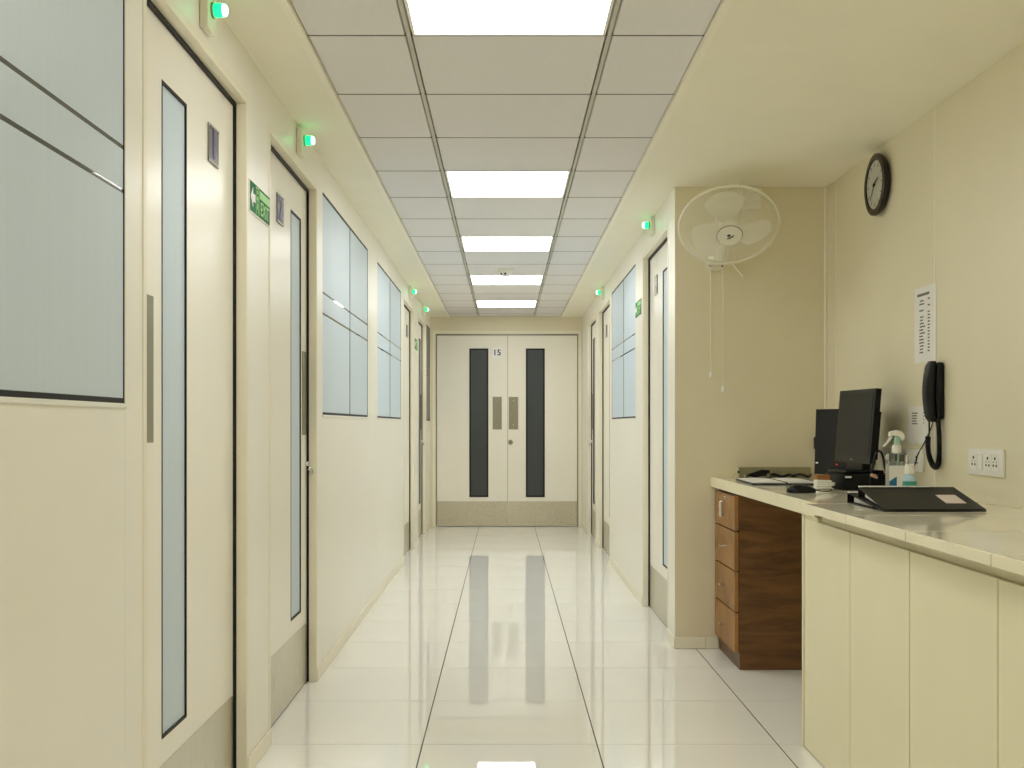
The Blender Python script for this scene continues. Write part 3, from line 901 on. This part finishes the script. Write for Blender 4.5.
CY = [3.794, 3.292, 2.807, 2.304, 1.815, 1.32]
CL = ['cream base cabinet at the far end of the counter, beside the knee space', 'second cream base cabinet from the knee space', 'third cream base cabinet from the knee space, the widest in view', 'fourth cream base cabinet, cut by the right picture edge', 'fifth cream base cabinet, outside the right picture edge']
for k in range(5):
    y1, y0 = CY[k], CY[k + 1]
    t = thing('base_cabinet', CL[k], 'cabinet', (1.02, (y0 + y1) / 2, 0), 0, group='cream cabinets under the counter')
    hy = (y1 - y0) / 2
    part('carcass', bx(0.024, XA - 1.022, -hy + 0.001, hy - 0.001, 0.001, 0.7955 if k == 0 else 0.8215), 'cab_dark', t)
    part('door', bx(0.0, 0.019, -hy + 0.0034, hy - 0.0034, 0.005, 0.782, bev=0.0012), 'cab', t)
    part('top_rail', bx(0.014, 0.0238, -hy + 0.0005, (3.6345 - (y0 + y1) / 2) if k == 0 else hy - 0.0005, 0.7825, 0.8175), 'cab', t)
    if k == 0:
        part('end_rail', bx(0.002, 0.0238, 3.636 - (y0 + y1) / 2, hy - 0.0005, 0.7825, 0.7962), 'cab', t)

# ---- drawer pedestal
t = thing('drawer_unit', 'brown wooden pedestal of four drawers under the desk top', 'drawer unit', (1.029, 5.225, 0))
HY = 0.235
part('body', bx(0.021, 0.475, -HY, HY, 0.075, 0.795), 'wood', t)
part('plinth', bx(0.023, 0.472, -HY + 0.001, HY - 0.001, 0.001, 0.0745), 'wood', t)
part('front_recess', bx(0.0185, 0.0208, -HY + 0.003, HY - 0.003, 0.078, 0.785), 'wood_gap', t)
zs = [0.074, 0.259, 0.442, 0.622, 0.784]
for k in range(4):
    d = part('drawer', bx(0.0, 0.018, -HY + 0.001, HY - 0.001, zs[k] + 0.003, zs[k + 1] - 0.003, bev=0.0015), 'wood_front', t)
    zc = (zs[k] + zs[k + 1]) / 2
    if k < 3:
        h = nb()
        for yy in (-0.016, 0.016):
            tube(h, [(-0.0003, yy, zc), (-0.020, yy, zc)], 0.004, 8)
        tube(h, [(-0.020, -0.028, zc), (-0.020, 0.028, zc)], 0.0055, 10)
        part('handle', h, 'chrome', d, True)
    else:
        lk = nb()
        lathe(lk, [(0, 0.004), (0.010, 0.004), (0.012, 0)], 16, Matrix.Translation((-0.0003, -0.02, zc + 0.055)) @ Matrix.Rotation(-PI2, 4, 'Y'))
        part('lock', lk, 'chrome', d, True)
        bl = nb()
        tube(bl, [(-0.0003, 0.008, zc + 0.038), (-0.013, 0.008, zc + 0.036), (-0.013, 0.008, zc - 0.032), (-0.0003, 0.008, zc - 0.034)], 0.004, 8)
        tube(bl, [(-0.0003, 0.042, zc + 0.038), (-0.013, 0.042, zc + 0.036), (-0.013, 0.042, zc - 0.032), (-0.0003, 0.042, zc - 0.034)], 0.004, 8)
        tube(bl, [(-0.013, 0.008, zc - 0.032), (-0.013, 0.042, zc - 0.032)], 0.004, 8)
        part('handle', bl, 'chrome', d, True)

# ================================================================== THINGS ON THE DESK
DZ = TZ + 0.0004
# monitor facing the corridor
t = thing('computer_monitor', 'switched-off black monitor standing on the desk, seen at an angle', 'monitor', (1.425, 4.53, DZ + 0.062), math.radians(4))
RM = Matrix.Rotation(math.radians(5), 4, 'Y')
mb = nb(); bxm(mb, RM, -0.020, 0.003, -0.190, 0.190, 0.04, 0.338); part('casing', mb, 'black', t)
mb = nb(); bxm(mb, RM, -0.0215, -0.0203, -0.172, 0.172, 0.068, 0.322); sn = part('screen', mb, 'screen', t)
mb = nb(); bxm(mb, RM, 0.0035, 0.026, -0.150, 0.150, 0.06, 0.250); part('back_cover', mb, 'black_matte', t)
mb = nb(); bxm(mb, RM, -0.0215, -0.0203, -0.012, 0.012, 0.050, 0.056); part('maker_badge', mb, 'grey', sn)
part('neck', bx(-0.004, 0.030, -0.085, 0.085, 0.010, 0.075, bev=0.004), 'black', t)
part('foot', bx(-0.080, 0.080, -0.10, 0.10, 0.0, 0.014, bev=0.006, seg=2), 'black', t, True)
# low black box under it
t = thing('black_box', 'low black box under the monitor with a small white sticker', 'box', (1.437, 4.49, DZ))
part('shell', bx(-0.110, 0.110, -0.115, 0.115, 0.0, 0.0615, bev=0.004, seg=2), 'black_matte', t, True)
part('sticker', bx(-0.100, -0.076, -0.1162, -0.1153, 0.048, 0.055), 'paper', t)
# second monitor behind the first, turned towards the viewer
t = thing('computer_monitor', 'second black monitor half hidden behind the front one', 'monitor', (1.462, 4.885, DZ), math.radians(27))
RM = Matrix.Rotation(math.radians(2), 4, 'Y')
mb = nb(); bxm(mb, RM, -0.014, 0.010, -0.135, 0.135, 0.036, 0.327); part('casing', mb, 'black', t)
mb = nb(); bxm(mb, RM, -0.0155, -0.0143, -0.130, 0.130, 0.041, 0.322); sn = part('screen', mb, 'screen', t)
mb = nb(); bxm(mb, RM, 0.0105, 0.034, -0.09, 0.09, 0.07, 0.25); part('back_cover', mb, 'black_matte', t)
mb = nb(); bxm(mb, RM, -0.0166, -0.0157, 0.110, 0.126, 0.084, 0.090); part('maker_badge', mb, 'chrome', sn)
mb = nb(); bxm(mb, RM, -0.0166, -0.0157, -0.010, 0.0, 0.080, 0.086); part('power_light', mb, 'red_led', sn)
part('neck', bx(-0.004, 0.020, -0.03, 0.03, 0.010, 0.09, bev=0.004), 'black', t)
part('foot', bx(-0.050, 0.050, -0.08, 0.08, 0.0, 0.012, bev=0.005, seg=2), 'black', t, True)
# yellow-black plug on the alcove back wall
t = thing('power_plug', 'small yellow and black plug on the back wall beside the monitors', 'plug', (1.530, YC, 1.012))
part('body', bx(-0.014, 0.014, -0.030, -0.0006, -0.030, 0.030, bev=0.004), 'black', t)
part('grip', bx(-0.006, 0.010, -0.036, -0.0304, -0.012, 0.018, bev=0.002), 'yellow', t)
part('cord', tube(nb(), smooth_path([(0.0, -0.02, -0.031), (-0.002, -0.02, -0.08), (0.002, -0.02, -0.14), (0.006, -0.02, -0.165)], 5), 0.003, 8), 'white', t, True)
# mouse
t = thing('computer_mouse', 'black computer mouse on the desk near its front edge', 'mouse', (1.122, 4.215, DZ), math.radians(3))
ms = nb()
rings = []
for i in range(13):
    s = i / 12
    x = -0.056 + 0.112 * s
    wd = 0.032 * (max(0.0, 1 - abs(2 * s - 1) ** 3.2)) ** 0.5 + 0.003
    hh = 0.034 * (math.sin(math.pi * (0.12 + 0.78 * (s ** 0.85)))) ** 0.8
    ring = []
    for k in range(11):
        a = math.pi * k / 10
        ring.append(ms.verts.new((x, wd * math.cos(a), max(0.001, hh * math.sin(a) ** 0.7 if 0 < k < 10 else 0.001))))
    rings.append(ring)
for i in range(12):
    for k in range(10):
        ms.faces.new((rings[i][k], rings[i][k + 1], rings[i + 1][k + 1], rings[i + 1][k]))
    ms.faces.new((rings[i][10], rings[i][0], rings[i + 1][0], rings[i + 1][10]))
ms.faces.new(rings[0]); ms.faces.new(rings[-1])
part('shell', ms, 'black', t, True)
part('wheel', lathe(nb(), [(0, -0.004), (0.007, -0.004), (0.0075, 0), (0.007, 0.004), (0, 0.004)], 14, Matrix.Translation((-0.03, 0, 0.0245)) @ Matrix.Rotation(PI2, 4, 'X')), 'grey', t, True)
part('cable', tube(nb(), smooth_path([(0.055, 0, 0.010), (0.09, 0.01, 0.004), (0.13, 0.04, 0.004), (0.155, 0.10, 0.004)], 6), 0.002, 6), 'black', t, True)
# open register
t = thing('open_register', 'open black-covered register with white pages on the desk', 'book', (1.215, 4.965, DZ), math.radians(-2))
part('cover', bx(-0.150, 0.150, -0.20, 0.20, 0.0, 0.006, bev=0.001), 'black', t)
for s in (-1, 1):
    pg = nb()
    n = 8
    xs = [s * (0.004 + 0.138 * i / n) for i in range(n + 1)]
    zz = [0.008 + 0.004 * math.sin(math.pi * min(1, 0.12 + 0.8 * i / n)) for i in range(n + 1)]
    poly = [(x, z) for x, z in zip(xs, zz)] + [(xs[-1], 0.0063), (xs[0], 0.0063)]
    prism(pg, poly, -0.192, 0.192)
    part('page_block', pg, 'paper', t)
part('spine', bx(-0.0035, 0.0035, -0.192, 0.192, 0.0062, 0.0115), 'black', t)
# power strip box against the back wall
t = thing('cable_box', 'long low beige box against the alcove back wall', 'box', (1.31, 5.435, DZ))
part('body', bx(-0.170, 0.178, -0.022, 0.0338, 0.0, 0.050, bev=0.003), 'shaded_beige', t)
part('end_cap', bx(-0.180, -0.1702, -0.024, 0.0338, 0.0, 0.052, bev=0.003), 'beige', t)
part('screw', lathe(nb(), [(0, 0.002), (0.005, 0.0015), (0.006, 0)], 10, Matrix.Translation((-0.1752, -0.0242, 0.028)) @ Matrix.Rotation(PI2, 4, 'X')), 'ink', t, True)
# tangle of black cable in front of it
pts = []
for i in range(60):
    s = i / 59
    pts.append((1.175 + 0.30 * s, 5.365 + 0.030 * math.sin(s * 19), DZ + 0.009 + 0.009 * (0.5 + 0.5 * math.sin(s * 31 + 1))))
o = link('black_cable', mesh('black_cable', tube(nb(), pts, 0.0068, 8), 'black', True))
tag(o, 'loose black cable lying in front of the long beige box', 'cable')
t = thing('desk_stapler', 'small black and silver stapler behind the open register', 'stapler', (1.19, 5.255, DZ), math.radians(8))
part('base', bx(-0.06, 0.06, -0.014, 0.014, 0.0, 0.008, bev=0.002), 'black', t)
part('arm', prism(nb(), [(-0.055, 0.013), (0.055, 0.030), (0.060, 0.042), (0.02, 0.045), (-0.055, 0.022)], -0.012, 0.012), 'black', t)
part('hinge', bx(0.046, 0.060, -0.010, 0.010, 0.0083, 0.030), 'chrome', t)
part('nose', bx(-0.062, -0.0552, -0.010, 0.010, 0.0083, 0.022), 'chrome', t)
# white and brown adapter pile
t = thing('white_adapter', 'white adapter with coiled white lead beside the mouse', 'adapter', (1.277, 4.46, DZ))
part('body', bx(-0.033, 0.020, -0.03, 0.03, 0.0, 0.034, bev=0.004, seg=2), 'white', t, True)
cl_ = []
for i in range(70):
    a = i * 0.42
    cl_.append((-0.010 + 0.042 * math.cos(a) * (0.75 + 0.2 * math.sin(i * .3)), -0.055 + 0.018 * math.sin(a), 0.004 + 0.0005 * i))
part('lead', tube(nb(), cl_, 0.0026, 6), 'white', t, True)
t = thing('brown_box', 'small brown carton resting on the white adapter', 'carton', (1.271, 4.46, DZ + 0.0345))
part('carton_body', bx(-0.026, 0.026, -0.022, 0.022, 0.0, 0.022, bev=0.0015), 'brown', t)
part('carton_flap', bx(-0.026, 0.004, -0.0232, -0.0222, 0.002, 0.020), 'wood_front', t)
# black loops and pink connector right of the monitor
t = thing('looped_cable', 'black looped cable with a pinkish plug right of the monitor', 'cable', (1.445, 4.30, DZ))
part('cord', tube(nb(), smooth_path([(0.02, 0.02, 0.004), (-0.03, 0.0, 0.005), (-0.028, 0.01, 0.05), (-0.012, 0.02, 0.12), (0.005, 0.03, 0.155), (0.024, 0.03, 0.14), (0.034, 0.03, 0.09), (0.045, 0.02, 0.03), (0.02, -0.02, 0.006), (0.06, -0.08, 0.006)], 8), 0.0048, 8), 'black', t, True)
part('plug', tube(nb(), [(-0.034, -0.012, 0.064), (-0.020, -0.006, 0.060), (-0.008, -0.001, 0.053)], [0.006, 0.0075, 0.005], 12), 'pink', t, True)

# spray bottle
t = thing('spray_bottle', 'clear spray bottle with white trigger head and blue label', 'spray bottle', (1.443, 4.10, DZ))
part('bottle', bx(-0.036, 0.036, -0.022, 0.022, 0.0, 0.152, bev=0.008, seg=3), 'clear_plastic', t, True)
part('label', bx(-0.0352, 0.034, -0.0236, -0.0224, 0.008, 0.108), 'paper', t)
part('blue_label', prism(nb(), [(-0.035, 0.008), (-0.008, 0.008), (-0.008, 0.068), (-0.035, 0.050)], -0.0246, -0.0238), 'label_blue', t)
part('dip_tube', tube(nb(), [(0.006, 0, 0.165), (0.004, 0, 0.13), (-0.012, 0, 0.05), (-0.016, 0, 0.01)], 0.0035, 8), 'mint', t, True)
part('collar', lathe(nb(), [(0.0, 0.1525), (0.016, 0.1525), (0.0175, 0.156), (0.0175, 0.176), (0.014, 0.184), (0.0, 0.184)], 20), 'white', t, True)
part('neck', bx(-0.009, 0.010, -0.008, 0.008, 0.1845, 0.214, bev=0.002), 'mint', t)
part('head', prism(nb(), [(-0.030, 0.214), (-0.026, 0.230), (-0.004, 0.238), (0.014, 0.234), (0.026, 0.220), (0.026, 0.206), (0.018, 0.198), (0.012, 0.212), (-0.012, 0.218)], -0.010, 0.010), 'white', t)
part('trigger', prism(nb(), [(-0.024, 0.213), (-0.016, 0.214), (-0.026, 0.198), (-0.046, 0.178), (-0.052, 0.177), (-0.036, 0.196)], -0.006, 0.006), 'white', t)
# small bottle
t = thing('small_bottle', 'small pale bottle with white cap and teal label', 'bottle', (1.425, 3.92, DZ))
part('bottle', lathe(nb(), [(0, 0), (0.022, 0), (0.0235, 0.004), (0.0235, 0.066), (0.019, 0.078), (0.012, 0.083), (0, 0.083)], 24), 'pale_blue', t, True)
part('label', lathe(nb(), [(0.0238, 0.022), (0.0241, 0.023), (0.0241, 0.058), (0.0238, 0.059)], 24), 'teal', t, True)
part('cap', lathe(nb(), [(0, 0.0833), (0.0155, 0.0833), (0.0165, 0.086), (0.0160, 0.116), (0.013, 0.118), (0, 0.118)], 24), 'white', t, True)

# lever-arch files
def lever_file(loc, rz, W, prof, label, lab=False):
    """prof: (y_back, z0_back, z1_back, y_front, z0_front, z1_front)"""
    t = thing('ring_binder', label, 'binder', loc, rz, group='black ring binders on the counter')
    yb, a0, a1, yf, f0, f1 = prof
    th = 0.0028
    def slab(u0, u1, p):
        b = nb()
        va = [b.verts.new((u0, y, z)) for y, z in p]
        vb = [b.verts.new((u1, y, z)) for y, z in p]
        b.faces.new(va); b.faces.new(list(reversed(vb)))
        for i in range(len(p)):
            b.faces.new((va[i], vb[i], vb[(i + 1) % len(p)], va[(i + 1) % len(p)]))
        return b
    part('back_cover', slab(0, W, [(yb, a0), (yf, f0), (yf, f0 + th), (yb, a0 + th)]), 'binder', t)
    part('front_cover', slab(0, W, [(yb, a1 - th), (yf, f1 - th), (yf, f1), (yb, a1)]), 'binder', t)
    part('spine', slab(0, W, [(yb + 0.0003, a0), (yb + 0.004, a0), (yb + 0.004, a1), (yb + 0.0003, a1)]), 'binder', t)
    k = 0.86
    ym = yb + (yf - yb) * k
    pz0 = a0 + th + 0.0004 + (f0 - a0) * k
    pz1 = a1 - th - 0.0004 + (f1 - a1) * k
    if pz1 < pz0 + 0.0012:
        pz1 = pz0 + 0.0012
    g = 0.05
    part('paper_stack', slab(0.012, W - 0.012, [(yb - 0.03, a0 + th + 0.003), (ym, pz0 + 0.0002), (ym, pz1 - 0.001), (yb - 0.03, a0 + (a1 - a0) * 0.60)]), 'paper', t)
    part('edge_binding', slab(0.001, W * 0.74, [(yb + 0.0043, a1 - 0.001), (yb + 0.0043, a1 + 0.0035), (yb - 0.012, a1 + 0.0028), (yb - 0.012, a1 + 0.0004)]), 'paper', t)
    if lab:
        def pt(y):
            return a1 + (f1 - a1) * (yb - y) / (yb - yf) + 0.0003
        y0, y1 = yb - 0.092, yb - 0.180
        part('label', slab(W * 0.69, W * 0.89, [(y0, pt(y0)), (y1, pt(y1)), (y1, pt(y1) + 0.0008), (y0, pt(y0) + 0.0008)]), 'paper_old', t)
    return t
lever_file((1.125, 0, DZ), 0, 0.30, (3.655, 0.0, 0.034, 3.40, 0.0, 0.0085), 'black ring binder lying underneath, its spine to the wall end')
lever_file((1.119, 0, DZ), 0, 0.302, (3.525, 0.0245, 0.060, 3.285, 0.0005, 0.0075), 'black ring binder on top with a pale label on its cover', lab=True)
